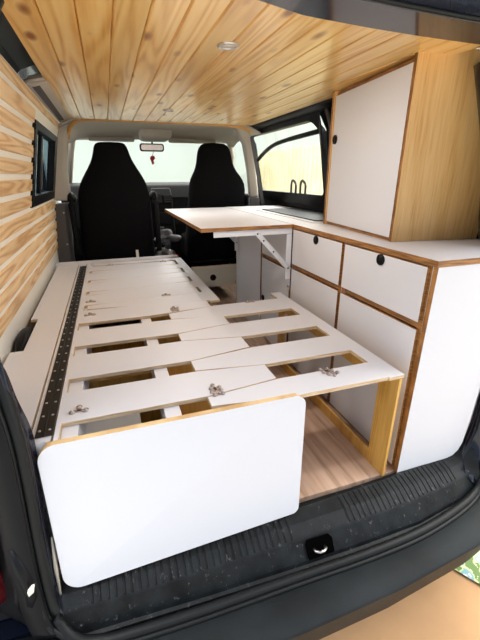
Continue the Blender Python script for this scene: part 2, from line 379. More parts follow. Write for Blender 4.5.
# window surround: rounded opening cut from a thick dark panel in the leaning plane
def lean(y, z, off=0): return (rx(z) - off, y, z)
outer = rrect(RY0 - .03, RY1 + .03, RZ0 - .03, RZ1 + .025, .02, 6)
inner = rrect(RY0 + .045, RY1 - .025, RZ0 + .045, RZ1 - .03, [.05, .08, .03, .03], 6)
ws = MB(); n = len(outer)
vs = [lean(*p, off=.006) for p in outer] + [lean(*p, off=.02) for p in inner] + [lean(*p, off=-.03) for p in inner]
ws.add(vs, [(i, (i + 1) % n, n + (i + 1) % n, n + i) for i in range(n)] + [(n + i, n + (i + 1) % n, 2 * n + (i + 1) % n, 2 * n + i) for i in range(n)])
Wr = struct(ws.build('window_2', 'black'))
g = MB(); g.add([lean(y, z, -.02) for y, z in ((RY0, RZ0), (RY1, RZ0), (RY1, RZ1), (RY0, RZ1))], [(0, 1, 2, 3)]); g.build('window_pane', 'glass', Wr)
bar = smooth_path([lean(RY1 - .03, 1.06, .005), lean(2.22, 1.12, .005), lean(2.02, 1.165, .005), lean(1.8, 1.185, .005), lean(RY0 + .04, 1.20, .005)])
MB().tube(bar, .015, 8).build('sliding_pane_bar', 'black', Wr)
hd = MB()
MB_h = []
for yy in (1.60, 1.74):
    c = [(rx(.87) - .004, yy - .035, .845), (rx(.87) - .004, yy - .035, .90), (rx(.9) - .004, yy - .012, .925), (rx(.9) - .004, yy + .012, .925), (rx(.87) - .004, yy + .035, .90), (rx(.87) - .004, yy + .035, .845)]
    MB().tube(smooth_path(c), .008, 8).build('window_handle', 'greytrim', Wr)
# diagonal door pillar edge and grab strip right of the window
struct(MB().tube([(1.04, 1.22, .74), (1.02, 1.20, .95), (.975, 1.17, 1.2), (.93, 1.15, 1.29)], .012, 8).build('trim_12', 'greytrim'))

# cab shell --------------------------------------------------------
h = MB()
rows = []
for y, z in ((2.08, 1.315), (2.2, 1.318), (2.45, 1.312), (2.62, 1.295), (2.74, 1.262)):
    rows.append([(interp(t, [0, .12, .5, .88, 1], [-.46, -.36, .235, .83, .93]), y + (0 if t in (0, 1) else .0), z - (.06 if t in (0, 1) else (.012 if t in (.12, .88) else 0))) for t in (0, .12, .5, .88, 1)])
h.sheet(rows)
struct(h.build('trim_13', 'beige', solid=.012))
struct(MB().box(-.46, .93, 2.06, 2.8, 1.34, 1.36).build('trim_14', 'paint'))
# windscreen frame header, pillars, glass
fr = MB(); fr.tube([(-.42, 2.76, 1.245), (-.1, 2.79, 1.262), (.235, 2.80, 1.265), (.6, 2.79, 1.262), (.90, 2.76, 1.245)], .016, 8)
fr.tube([(-.42, 2.76, 1.245), (-.46, 2.84, 1.12), (-.53, 3.15, .88), (-.58, 3.4, .78)], .03, 8)
fr.tube([(.90, 2.76, 1.245), (.94, 2.84, 1.12), (1.0, 3.15, .88), (1.05, 3.4, .78)], .03, 8)
Wf = struct(fr.build('window_3', 'beige'))
g = MB(); g.add([(-.42, 2.78, 1.25), (.90, 2.78, 1.25), (1.04, 3.5, .78), (-.58, 3.5, .78)], [(0, 1, 2, 3)]); g.build('windscreen', 'glass', Wf)
# doors of the cab (lower panels) and the door window frames
struct(MB().box(1.06, 1.12, 2.5, 3.3, -.5, .80).build('door_1', 'black', bevel=.02))
d = MB(); d.tube(smooth_path([(1.04, 3.25, .82), (.98, 2.95, 1.05), (.93, 2.78, 1.22), (.90, 2.55, 1.28), (.89, 2.32, 1.27), (.93, 2.30, 1.0), (.98, 2.3, .8)]), .02, 8); struct(d.build('trim_15', 'beige'))
g = MB(); g.add([(1.03, 3.25, .8), (1.06, 2.3, .8), (.92, 2.3, 1.28), (.91, 2.75, 1.26)], [(0, 1, 2, 3)]); o = g.build('window_4', 'glass'); struct(o)
# sun visors
def visor(x0, x1, lab):
    m = MB(); m.prism(rrect(x0, x1, 0, .075, .015), 'y', 0, .014); o = m.build('sun_visor', 'greytrim', bevel=.004); tag(o, lab, 'sun visor'); o.location = (0, 2.70, 1.228); o.rotation_euler = (rad(-30), 0, 0)
    o.data.materials[0] = M['beige']
visor(-.30, .06, 'folded grey-beige sun visor above the left-hand black seat')
visor(.34, .76, 'folded grey-beige sun visor above the right-hand black seat')
# overhead console + mirror
m = MB(); m.loft([[(.09, 2.50, 1.31), (.34, 2.50, 1.31), (.34, 2.70, 1.30), (.09, 2.70, 1.30)], [(.095, 2.50, 1.25), (.335, 2.50, 1.25), (.33, 2.70, 1.235), (.10, 2.70, 1.235)], [(.12, 2.52, 1.238), (.31, 2.52, 1.238), (.30, 2.68, 1.225), (.13, 2.68, 1.225)]])
c = m.build('roof_console', 'beige', bevel=.01, seg=3); tag(c, 'beige moulded roof console above the windscreen mirror', 'roof console')
t = thing('rear_view_mirror', 'small black rear-view mirror hanging at the top of the windscreen', 'mirror', (.21, 2.75, 1.185))
MB().prism(rrect(.10, .305, 1.155, 1.218, .02), 'y', 2.745, 2.775).build('mirror_housing', 'black', t, bevel=.006)
MB().prism(rrect(.112, .293, 1.165, 1.208, .014), 'y', 2.742, 2.7445).build('mirror_face', 'mirrorglass', t)
MB().tube([(.21, 2.77, 1.19), (.21, 2.785, 1.23), (.21, 2.78, 1.27)], .008, 8).build('stem', 'black', t)
t = thing('air_freshener', 'red hanging ornament dangling below the rear-view mirror', 'air freshener', (.20, 2.74, 1.155))
MB().tube([(.21, 2.742, 1.155), (.205, 2.742, 1.135), (.20, 2.742, 1.12)], .0025, 6).build('cord', 'red', t)
m = MB(); m.prism([(.185, 1.12), (.215, 1.122), (.222, 1.10), (.205, 1.085), (.212, 1.06), (.192, 1.05), (.185, 1.08), (.176, 1.10)], 'y', 2.735, 2.748); m.build('ornament', 'red', t, bevel=.003)
# dashboard
t = thing('dashboard', 'black plastic dashboard below the windscreen between the two seats', 'dashboard', (.235, 3.0, .3))
m = MB(); m.prism([(2.72, .2), (2.70, .55), (2.76, .78), (2.85, .885), (3.0, .905), (3.45, .80), (3.45, .1), (2.8, .1)], 'x', -.58, 1.05); m.build('dash_body', 'dash', t, bevel=.02, seg=3)
m = MB(); m.prism([(2.60, .15), (2.60, .50), (2.68, .80), (2.74, .86), (2.80, .86), (2.80, .15)], 'x', .165, .335); m.build('centre_console', 'dash', t, bevel=.015, seg=3)
for xx in (.17, .255):
    m = MB(); m.prism(rrect(xx, xx + .075, -.035, .035, .01), 'y', -.008, .008)
    v = m.build('air_vent', 'black', t, bevel=.003); v.location = (0, 2.665, .77); v.rotation_euler = (rad(-12), 0, 0)
    v.matrix_parent_inverse = Matrix.Translation(-t.location)
    m = MB()
    for q in range(4): m.box(xx + .006, xx + .069, -.011, -.008, -.026 + q * .016, -.022 + q * .016)
    m.build('vent_louvre', 'greytrim', v)
m = MB(); m.prism(rrect(.18, .32, .56, .66, .01), 'y', 2.60, 2.63); m.build('radio_panel', 'black', t, bevel=.003)
m = MB(); m.tube([(.20, 2.60, .42), (.20, 2.52, .50), (.205, 2.50, .55)], [.02, .012, .018], 10); m.build('gear_lever', 'black', t)
struct(MB().box(-.6, 1.08, 2.25, 3.45, -.05, -.03).build('trim_16', 'dash'))

# seats ------------------------------------------------------------
def ring(xc, hw, yc, hd, z, n=28, e=3.0):
    out = []
    for k in range(n):
        a = tau * k / n; c, s_ = cos(a), sin(a)
        out.append((xc + hw * math.copysign(abs(c) ** (2 / e), c), yc + hd * math.copysign(abs(s_) ** (2 / e), s_), z))
    return out
def seat(label, xc, heads, loc, skirt=.1):
    t = thing('cab_seat', label, 'seat', loc)
    m = MB(); m.loft([ring(x_, hw, yc, hd, z) for (z, x_, hw, yc, hd) in heads])
    b = m.build('seat_back', 'fabric', t, sub=1)
    return t
s1 = seat('left-hand cab seat under a black fabric cover, seen from behind', -.16,
    [(.10, -.17, .26, 2.24, .10), (.36, -.17, .268, 2.22, .10), (.55, -.165, .262, 2.21, .10), (.74, -.16, .255, 2.20, .095), (.84, -.158, .252, 2.20, .085), (.91, -.153, .232, 2.205, .075), (.98, -.149, .190, 2.21, .062), (1.05, -.147, .145, 2.215, .055), (1.10, -.147, .125, 2.22, .05), (1.16, -.147, .112, 2.225, .045), (1.185, -.147, .09, 2.225, .03)], (-.16, 2.22, 0))
m = MB(); m.loft([ring(-.17, .26, 2.43, .22, z, e=4) for z in (.30, .36, .46, .50)]); m.build('seat_cushion', 'fabric', s1, sub=1)
MB().box(-.42, .08, 2.14, 2.62, 0, .30).build('seat_base', 'dash', s1, bevel=.01)
for xx in (-.455, .125):
    MB().tube(smooth_path([(xx, 2.16, .42), (xx, 2.15, .62), (xx, 2.17, .80), (xx, 2.26, .83), (xx, 2.48, .80)]), .026, 10, sx=.8).build('armrest', 'dash', s1)
MB().prism(rrect(-.055, -.035, .375, .44, .003), 'y', 2.112, 2.116).build('care_tag', 'cream', s1)
s2 = seat('right-hand cab seat under a black fabric cover, behind the folding table', .58,
    [(.27, .555, .225, 2.225, .10), (.42, .565, .232, 2.22, .10), (.6, .60, .235, 2.22, .10), (.76, .61, .228, 2.215, .095), (.86, .625, .232, 2.215, .085), (.935, .620, .215, 2.22, .075), (.99, .612, .168, 2.22, .065), (1.05, .607, .142, 2.225, .06), (1.10, .607, .137, 2.225, .058), (1.155, .607, .124, 2.23, .05), (1.196, .607, .09, 2.23, .03)], (.58, 2.22, 0))
m = MB(); m.loft([ring(.57, .21, 2.43, .22, z, e=4) for z in (.28, .36, .46, .50)]); m.build('seat_cushion', 'fabric', s2, sub=1)
m = MB(); m.tube([(.36, 2.13, .31), (.55, 2.118, .315), (.74, 2.13, .31)], .006, 6); m.build('hem_cord', 'black', s2)
# cream base box of the right seat with a round black vent
t = thing('seat_base_box', 'cream tapered base box under the right-hand cab seat with a round black vent', 'seat base', (.56, 2.2, 0))
MB().prism([(.36, .275), (.755, .275), (.725, .10), (.45, .10)], 'y', 2.10, 2.12, 0, 1).build('front_panel', ['cream', 'ply'], t, bevel=.001)
MB().box(.46, .72, 2.12, 2.6, .11, .27).build('box_shelf', 'dash', t)
MB().box(.46, .72, 2.57, 2.66, .0, .11).build('box_body', 'dash', t)
MB().disc((.537, 2.102, .178), (0, -1, 0), .026, .006, 24).build('vent', 'black', t)

# bags between the seats
def blob(name, c, r, mat, label, cat, seed, sq=(1, 1, 1)):
    bm = bmesh.new(); bmesh.ops.create_icosphere(bm, subdivisions=4, radius=1)
    rnd = random.Random(seed); dirs = [Vector((rnd.uniform(-1, 1), rnd.uniform(-1, 1), rnd.uniform(-1, 1))).normalized() for _ in range(14)]
    for v in bm.verts:
        d = v.co.normalized(); s = 1.0
        for i, q in enumerate(dirs): s += .10 * sin(6 * d.dot(q) + i)
        s += .05 * sin(17 * d.dot(dirs[0]) + 9 * d.dot(dirs[3]))
        if d.z < -.4: s *= .85
        v.co = Vector((d.x * r * s * sq[0], d.y * r * s * sq[1], max(d.z * r * s * sq[2], -r * sq[2] * .8)))
    me = bpy.data.meshes.new(name); bm.to_mesh(me); bm.free(); me.materials.append(M[mat])
    for p in me.polygons: p.use_smooth = False
    o = bpy.data.objects.new(name, me); COL.objects.link(o); o.location = c; tag(o, label, cat); return o
blob('bag', (.225, 2.40, .47), .085, 'greybag', 'crumpled dark grey bag lying between the two cab seats, upper one', 'bag', 3, (1.0, .8, .7))
blob('foil_bag', (.19, 2.40, .32), .085, 'silver', 'crumpled silver foil bag below the grey bag between the cab seats', 'bag', 5, (.9, .8, 1.0))
struct(MB().box(.13, .30, 2.3, 2.6, -.03, .245).build('trim_17', 'dash', bevel=.01))
tag(MB().box(.26, .30, 2.30, 2.34, .25, .34).build('can', 'red', bevel=.008), 'small dark red item beside the foil bag between the cab seats', 'can')

# ------------------------------------------------------------------ BED
bed = thing('slatted_bed', 'white pull-out slatted camper bed with birch ply edges and a tall end board', 'bed', (0, .9, 0))
T0, T1 = .388, .400
C = [.012 + .2350 * k for k in range(9)]        # centres of the openings of the fixed comb
C = [.012, .2465, .4835, .7145, .950, 1.185, 1.420, 1.655, 1.89]
YE = 1.925
# outline of fixed comb: spine on the left, fingers to the right
def comb_fixed():
    p = [(-.395, 0.0)]
    p += [(-.383, 0.0)]
    out = [(-.395, .0), (-.383, .0)]
    lows = C
    for i, c in enumerate(C):
        w = .0375 if i < 5 else .034
        if i == 0: out += [(-.383, c + .051)]
        nxt = C[i + 1] if i + 1 < len(C) else None
        a = c + (.051 if i == 0 else w)
        if i > 0: out += [(-.383 if i < 4 else -.372, c - w), (-.383 if i < 4 else -.372, c + w)]
        if nxt is None: break
        b = nxt - (.0375 if i + 1 < 5 else .034); mid = (a + b) / 2; ex = .20 if i < 3 else .182; hw = .045 if i < 3 else .047
        tw = 0 if i < 3 else .0
        out += [(-.015 if i < 3 else -.1, a), (ex, mid - hw), (ex, mid + hw), (-.015 if i < 3 else -.1, b)]
    out += [(-.372, YE), (-.395, YE)]
    # drop consecutive duplicates
    res = []
    for q in out:
        if not res or (Vector(q) - Vector(res[-1])).length > 1e-5: res.append(q)
    return res
MB().prism(comb_fixed(), 'z', T0, T1, 0, 1).build('fixed_slat_deck', ['white', 'plyd'], bed, bevel=.0008, seg=1)
def comb_pull(spx0, spx1, cs, y0, y1, tipx, hw_r, hw_t, bend):
    out = [(spx1, y0), (spx1, y1), (spx0, y1)]
    for c, (wr, wt) in reversed(list(zip(cs, zip(hw_r, hw_t)))):
        lo_r, lo_t = (c - wr, c - wt) if c - wr > y0 + .002 else (y0, y0)
        out += [(spx0, c + wr), (bend, c + wr), (tipx, c + wt), (tipx, lo_t), (bend, lo_r)] + ([(spx0, lo_r)] if lo_r > y0 else [])
    res = []
    for q in out + [(spx0, y0)]:
        if not res or (Vector(q) - Vector(res[-1])).length > 1e-5: res.append(q)
    return res
g_ = .0015
MB().prism(comb_pull(.52, .576, [.0375, .2485, .4835, .716], -.016, .884, -.018, [.0500, .0662, .0697, .0757], [.0225, .0335, .0335, .0335], .205), 'z', T0 - .0005, T1 - .0005, 0, 1).build('pull_out_slat_deck', ['white', 'plyd'], bed, bevel=.0008, seg=1)
# closed far half: comb pushed home
MB().prism(comb_pull(.197, .248, [.955, 1.185, 1.420, 1.655, 1.885], .872, YE, -.357, [.074, .0655, .0635, .0635, .036], [.026] * 4 + [.03], .196), 'z', T0 - .0005, T1 - .0005, 0, 1).build('closed_slat_deck', ['white', 'plyd'], bed, bevel=.0008, seg=1)
for xx0, xx1, y1 in ((-.383, -.345, 1.92), (-.137, -.096, 1.92)):
    MB().box(xx0, xx1, .005, y1, .30, T0 - .001).build('rail', 'white', bed, bevel=.001)
MB().box(.205, .222, .90, 1.92, 0, T0 - .002, 0, 1, 'x').build('side_panel', ['white', 'ply'], bed, bevel=.001)
MB().box(-.12, -.104, .02, 1.9, .0, .298, 0, 1, 'x').build('rail', ['oakleg', 'ply'], bed, bevel=.001)
MB().box(-.383, -.121, .43, .446, 0, .30, 0, 1, 'y').build('partition', ['oakleg', 'ply'], bed, bevel=.001)
MB().box(-.103, .16, .43, .446, 0, T0 - .002, 0, 1, 'y').build('partition', ['oakleg', 'ply'], bed, bevel=.001)
MB().box(-.383, -.121, .93, .946, 0, .30, 0, 1, 'y').build('partition', ['oakleg', 'ply'], bed, bevel=.001)
MB().box(-.103, .204, .93, .946, 0, T0 - .002, 0, 1, 'y').build('partition', ['oakleg', 'ply'], bed, bevel=.001)
MB().box(-.40, -.385, .01, 1.92, 0, T0 - .002, 0, 1, 'x').build('side_panel', ['white', 'ply'], bed, bevel=.001)
# end board: leans out a little at the foot
TL, TR, BL, BR = Vector((-.430, -.0165, .401)), Vector((.243, -.0165, .401)), Vector((-.425, -.071, .003)), Vector((.226, -.047, .003))
eb = MB(); pl = rrect(0, 1, 0, 1, .0, 1); Wd, Hd = .667, .40
ol = [(p[0] / Wd, p[1] / Hd) for p in rrect(0, Wd, 0, Hd, [.035, .040, .045, .02], 8)]
def bil(u, v): return (BL * (1 - u) + BR * u) * (1 - v) + (TL * (1 - u) + TR * u) * v
n = len(ol); th = Vector((.0, .017, 0))
vs = [bil(u, v) for u, v in ol] + [bil(u, v) + th for u, v in ol]
eb.add(vs, [tuple(range(n)), tuple(range(n, 2 * n))[::-1]] + [(i, (i + 1) % n, n + (i + 1) % n, n + i) for i in range(n)], [0, 0] + [1] * n)
eb.build('end_board', ['white', 'ply'], bed, bevel=.0012)
# headboard strip at the far end
MB().prism(rrect(-.600, .235, .0, .418, [.03, .03, 0, 0]), 'y', YE + .002, YE + .020, 0, 0).build('headboard', ['white'], bed, bevel=.001)
# right leg frame (golden oak, open middle) under the pull-out edge
lx0, lx1 = .564, .574
lf = MB()
o_ = [(-.008, 0), (.87, 0), (.87, .3825), (-.012, .3825)]
i_ = [(.076, .045), (.80, .045), (.80, .318), (.076, .318)]
vs = [(lx0, *p) for p in o_] + [(lx0, *p) for p in i_] + [(lx1, *p) for p in o_] + [(lx1, *p) for p in i_]
fs = []; mi = []
for k in range(4):
    j = (k + 1) % 4
    fs += [(k, j, 4 + j, 4 + k), (8 + k, 8 + j, 12 + j, 12 + k), (k, j, 8 + j, 8 + k), (4 + k, 4 + j, 12 + j, 12 + k)]; mi += [0, 0, 1, 1]
lf.add(vs, fs, mi); lf.build('leg_frame', ['oakleg', 'oakleg'], bed, bevel=.001)
# seat lid on the left with its wheel arch cut-out
lid = [(-.4495, .02), (-.4495, YE), (-.580, YE), (-.576, .865), (-.548, .865), (-.548, .545), (-.590, .545), (-.588, .02)]
MB().prism(lid, 'z', T0, T1, 0, 1).build('bench_lid', ['white', 'plyd'], bed, bevel=.0012)
MB().prism([(-.568, .87), (-.562, .87), (-.562, YE - .01), (-.568, YE - .01)], 'z', T1, T1 + .0012).build('edge_strip', 'white', bed)
MB().box(-.585, -.405, .022, .036, 0, T0 - .002, 0, 1, 'y').build('end_panel', ['white', 'ply'], bed, bevel=.001)
MB().box(-.445, -.4005, .005, YE, .37, T1 - .0015).build('hinge_rail', 'white', bed)
# piano hinge: two lengths, each two leaves and a knuckle
scr = None
for (ya, yb) in ((.022, .918), (.924, 1.85)):
    hg = MB(); hg.box(-.4355, -.4175, ya, yb, T1, T1 + .0022); hg.box(-.4155, -.3975, ya, yb, T1, T1 + .0022)
    hg.tube([(-.4165, ya, T1 + .002), (-.4165, yb, T1 + .002)], .0028, 8)
    H = hg.build('piano_hinge', 'hinge', bed, bevel=.0008, seg=1)
    nn = 15
    for q in range(nn):
        for xx, dy in ((-.4275, 0), (-.4055, .0)):
            yy = ya + .022 + q * (yb - ya - .044) / (nn - 1)
            if scr is None:
                scr = MB().disc((0, 0, 0), (0, 0, 1), .0034, .0016, 8).build('screw', 'steel', H); s_ = scr
            else:
                s_ = scr.copy(); COL.objects.link(s_); s_.parent = H; s_.matrix_parent_inverse = Matrix()
            s_.location = (xx, yy, T1 + .0022)
# folding connectors screwed on the slats
def clover(n3):
    m = MB()
    pts = [(-.016, -.004), (.016, -.004), (0, .015)] if n3 == 3 else [(-.015, -.030), (.015, -.032), (-.018, -.008), (.016, -.010), (-.014, .014), (.018, .012), (0, .034)]
    for a, b in pts:
        m.disc((a, b, 0), (0, 0, 1), .0078, .004, 12); 
        m.disc((a, b, .004), (0, 0, 1), .0042, .003, 6, mi=1)
    m.box(-.017, .017, -.006, .002, 0, .003); m.box(-.004, .004, -.005, .016, 0, .003)
    if n3 == 6: m.box(-.017, .017, -.035, -.027, 0, .003); m.box(-.017, .017, .010, .017, 0, .003); m.box(-.004, .004, -.034, .034, 0, .003)
    return m
kind = {3: None, 6: None}
for (px, py, k3, rz) in ((-.248, 1.822, 3, .1), (.108, 1.822, 3, -.1), (-.345, 1.035, 3, 0), (.011, 1.025, 3, 0), (-.343, .846, 3, 0), (.016, .80, 6, 0), (-.345, .105, 3, 0), (.012, .085, 6, .1), (.364, .072, 6, .7), (.373, .785, 3, 0)):
    if kind[k3] is None: kind[k3] = clover(k3).build('connector', ['bronze', 'steel'], bed); c_ = kind[k3]
    else: c_ = kind[k3].copy(); COL.objects.link(c_); c_.parent = bed; c_.matrix_parent_inverse = Matrix.Translation(-bed.location)
    c_.location = (px, py, T1); c_.rotation_euler = (0, 0, rz)
    if k3 == 6: c_.scale = (.78, .78, 1)
bolt = MB().tube([(-.36, 1.822, T1 + .002), (.13, 1.822, T1 + .002)], .0015, 6).build('tie_rod', 'bronze', bed)
# small latch peg at the foot of the hinge
MB().box(-.409, -.402, .0, .018, .37, .398).build('catch', 'ply', bed, bevel=.001)

# storage items seen through the slats
t = thing('storage_box', 'pale grey storage box under the near end of the bed', 'box', (-.25, .2, 0))
MB().prism(rrect(-.37, -.20, .05, .30, .02), 'z', 0, .24).build('box_body', 'hwhite', t, bevel=.006)
MB().prism(rrect(-.375, -.195, .045, .305, .02), 'z', .241, .262).build('lid', 'hwhite', t, bevel=.004)
t = tag(MB().loft([ring(-.573, .024, .70, .17 * s_, z, e=2.6) for z, s_ in ((.0, 1), (.2, .98), (.32, .90), (.385, .7), (.41, .4))]).build('wheel_arch_cover', 'black', sub=1), 'black plastic bulge in the notch of the white bench lid by the striped wall', 'wheel arch')

# ------------------------------------------------------------------ KITCHEN UNITS along the right
FX = .628; HC = .742
def cabinet(label, y0, y1, split, pulls, endpanel=False, front='white', knob2=None):
    t = thing('base_cabinet', label, 'cabinet', (.8, (y0 + y1) / 2, 0))
    e = .018
    c = MB()
    c.box(FX + .004, 1.04, y0, y0 + e, .0, HC - .019, 0, 1, 'y'); c.box(FX + .004, 1.04, y1 - e, y1, .0, HC - .019, 0, 1, 'y')
    c.box(FX + .004, 1.04, y0 + e, y1 - e, .0, .018, 0, 1, 'z'); c.box(FX + .004, 1.04, y0 + e, y1 - e, HC - .037, HC - .019, 0, 1, 'z')
    if split: c.box(FX + .004, 1.0, y0 + e, y1 - e, split - .009, split + .009, 0, 1, 'z')
    if endpanel: pass
    c.box(1.03, 1.04, y0 + e, y1 - e, .02, HC - .04)
    c.build('carcass', ['white', 'plyb'], t, bevel=.0006, seg=1)
    m_ = .009; fx0, fx1 = FX - .008, FX + .003
    def panel(name, za, zb, pull, yo=None):
        p = MB().box(fx0 + .002, fx1, y0 + m_, y1 - m_, za, zb, 0, 1, 'x').build(name, ['white', 'plyb'], t, bevel=.0008, seg=1)
        if pull:
            yy, zz = pull
            k = MB().disc((fx0 + .003, yy, zz), (-1, 0, 0), .0185, .005, 24)
            k.tube([(fx0 - .002 + .0012, yy + .0165 * cos(a), zz + .0165 * sin(a)) for a in [tau * i / 20 for i in range(20)]], .0022, 6, closed=True)
            k.build('finger_pull', 'black', p)
    if split:
        panel('drawer', split + .012, HC - .024, pulls[0]); panel('door', .012, split - .012, pulls[1])
    else: panel('door', .012, HC - .024, pulls[0])
    return t
c1 = cabinet('white base cabinet nearest the tailgate, its rounded side panel facing the bumper', .007, .432, .538, [(.214, .700), None])
c2 = cabinet('second white base cabinet from the tailgate, right of the table bracket', .433, .868, .538, [(.638, .700), None])
c3 = cabinet('white base cabinet beneath the folding table bracket, black pull low on its door', .869, 1.262, .520, [None, (1.222, .262)])
c4 = cabinet('white base cabinet at the far end, beneath the folding table next to the cab seat', 1.263, 1.752, None, [None])
# end panel of the near cabinet: rounded bottom right corner
ep = MB(); ep.prism(rrect(FX, .905, 0, HC - .019, [0, 0, 0, .06], 8) + [], 'y', .0, .017, 0, 1); 
ol = [(FX - .004, 0)]; 
ep = MB(); ep.prism([(FX - .004, 0.0), (.845, .0), (.872, .006), (.893, .025), (.905, .055), (.915, .16), (.925, .40), (.93, .60), (.93, HC - .019), (FX + .004, HC - .019)], 'y', -.012, .006, 0, 1)
ep.build('side_panel', ['white', 'plyv'], c1, bevel=.0008, seg=1)
# worktop
wt = thing('worktop', 'white laminate worktop with brown ply edge running along the right-hand cabinets', 'worktop', (.85, 1.0, HC))
MB().box(FX - .006, 1.06, -.016, 2.0, HC - .018, HC, 0, 1, 'z').build('counter_slab', ['white', 'plyb'], wt, bevel=.001)
# hob with black glass lid set in the worktop
hb = thing('hob', 'black glass hob with a pale rim set into the worktop beside the overhead cabinet', 'hob', (.9, 1.35, HC))
MB().prism(rrect(.728, 1.03, .85, 1.66, .03), 'z', HC, HC + .005).build('rim', 'wmetal', hb, bevel=.001)
MB().prism(rrect(.760, 1.015, .88, 1.625, .025), 'z', HC + .0051, HC + .010).build('glass_lid', 'hobglass', hb, bevel=.001)
# folding table
tb = thing('folding_table', 'white fold-down table leaf held by white brackets in front of the worktop', 'table', (.4, 1.4, HC))
MB().box(.165, FX - .010, .858, 1.97, HC - .018, HC, 0, 1, 'z').build('table_top', ['white', 'plyb'], tb, bevel=.001)
def bracket(y):
    arm = MB(); arm.box(.225, FX - .012, y - .016, y + .016, HC - .021, HC - .0185); arm.box(.225, FX - .012, y - .016, y - .0135, HC - .045, HC - .021)
    b = arm.build('bracket_arm', 'wmetal', tb, bevel=.0008, seg=1)
    u = MB(); u.box(FX - .0105, FX - .0085, y - .016, y + .016, .42, HC - .022); u.box(FX - .036, FX - .0105, y - .016, y - .0135, .47, HC - .047)
    u.disc((FX - .0105, y, .42), (1, 0, 0), .016, .002, 16)
    u.build('bracket_upright', 'wmetal', tb, bevel=.0008, seg=1)
    d = MB(); a = Vector((.435, y - .014, HC - .034)); bb = Vector((FX - .018, y - .014, .522)); dr = (bb - a).normalized(); nn = Vector((-dr.z, 0, dr.x)) * .012
    a2 = a - dr * .008; b2 = bb + dr * .008
    vs = [a2 + nn, b2 + nn, b2 - nn, a2 - nn]; vs = [v + Vector((0, -.0035, 0)) for v in vs] + [v + Vector((0, -.0005, 0)) for v in vs]
    d.add(vs, [(0, 1, 2, 3), (7, 6, 5, 4), (0, 4, 5, 1), (1, 5, 6, 2), (2, 6, 7, 3), (3, 7, 4, 0)])
    d.tube([a + nn * .8 + Vector((0, -.006, 0)), bb + nn * .8 + Vector((0, -.006, 0))], .0025, 6); d.tube([a - nn * .8 + Vector((0, -.006, 0)), bb - nn * .8 + Vector((0, -.006, 0))], .0025, 6)
    D = d.build('bracket_stay', 'wmetal', tb, bevel=.0005, seg=1)
    for f in (.02, .2, .5, .97):
        c = a + (bb - a) * f; MB().disc(c + Vector((0, -.0035, 0)), (0, -1, 0), .004, .003, 10).build('rivet', 'hinge', D)
bracket(.882); bracket(1.70)
# overhead cabinet (turned a few degrees)
AN = math.atan2(.064, .52)
oc = thing('overhead_cabinet', 'tall oak-sided wall cabinet with a white door standing on the worktop', 'cabinet', (.713, .284, HC))
OZ = 1.318 - HC
def ob(mb, name, mats, **k):
    o = mb.build(name, mats, None, **k); o.parent = oc; return o
DW = .558
ob(MB().box(.0, .35, 0, .016, .0, OZ, 0, 1, 'y'), 'side_panel', ['oak', 'plyv'], bevel=.001)
ob(MB().box(-.011, .30, DW - .018, DW, .0, OZ - .02, 0, 1, 'y'), 'side_panel', ['oak', 'plyv'], bevel=.001)
ob(MB().box(.004, .30, .016, DW - .016, .0, .018, 0, 1, 'z'), 'bottom_panel', ['oak', 'plyb'], bevel=.001)
ob(MB().box(.004, .30, .016, DW - .016, OZ - .045, OZ - .027, 0, 1, 'z'), 'top_panel', ['oak', 'plyb'], bevel=.001)
ob(MB().box(.29, .298, .016, DW - .016, .0, OZ - .03), 'back_panel', ['white'])
dr = ob(MB().box(-.004, .012, .010, DW - .020, .014, OZ - .040, 0, 1, 'x'), 'door', ['white', 'plyb'], bevel=.001)
k = MB().disc((-.003, DW - .048, .365), (-1, 0, 0), .0185, .005, 24); k.tube([(-.008, DW - .048 + .0165 * cos(a), .365 + .0165 * sin(a)) for a in [tau * i / 20 for i in range(20)]], .0022, 6, closed=True)
kk = k.build('finger_pull', 'black'); kk.parent = dr
oc.rotation_euler = (0, 0, -AN)

# ceiling spotlights (off)
for (sx, sy, lab) in ((.159, .40, 'round recessed ceiling spotlight nearest the tailgate'), (.168, 1.55, 'small recessed ceiling spotlight near the cab end of the boarded ceiling')):
    t = thing('ceiling_spotlight', lab, 'spotlight', (sx, sy, 1.30))
    m = MB(); m.tube([(sx + .026 * cos(a), sy + .026 * sin(a), 1.2985) for a in [tau * i / 28 for i in range(28)]], .005, 8, closed=True); m.build('ring', 'steel', t)
    MB().disc((sx, sy, 1.2995), (0, 0, -1), .0225, .002, 24).build('lens', 'lampglass', t)

# ------------------------------------------------------------------ REAR OPENING
# load sill cover, swept along the curved back edge
xs = []; xx = -.46
while xx < .93: xs.append(xx); xx += .0026
def sill_rows(x):
    yi = interp(x, [-.46, .24, .55, .93], [-.02, -.02, -.012, .012])
    yr = interp(x, [-.46, -.373, -.3, -.1, .2, .41, .62, .80, .93], [-.095, -.099, -.104, -.108, -.108, -.110, -.105, -.088, -.066])
    ys = interp(x, [-.46, -.3, -.1, .19, .40, .62, .80, .93], [-.115, -.122, -.131, -.140, -.143, -.140, -.115, -.085])
    rib = 0
    ph = (x / .0195) % 1
    if (-.38 < x < .19) or (.36 < x < .84): rib = .003 if ph < .22 else 0
    return yi, yr, ys, rib
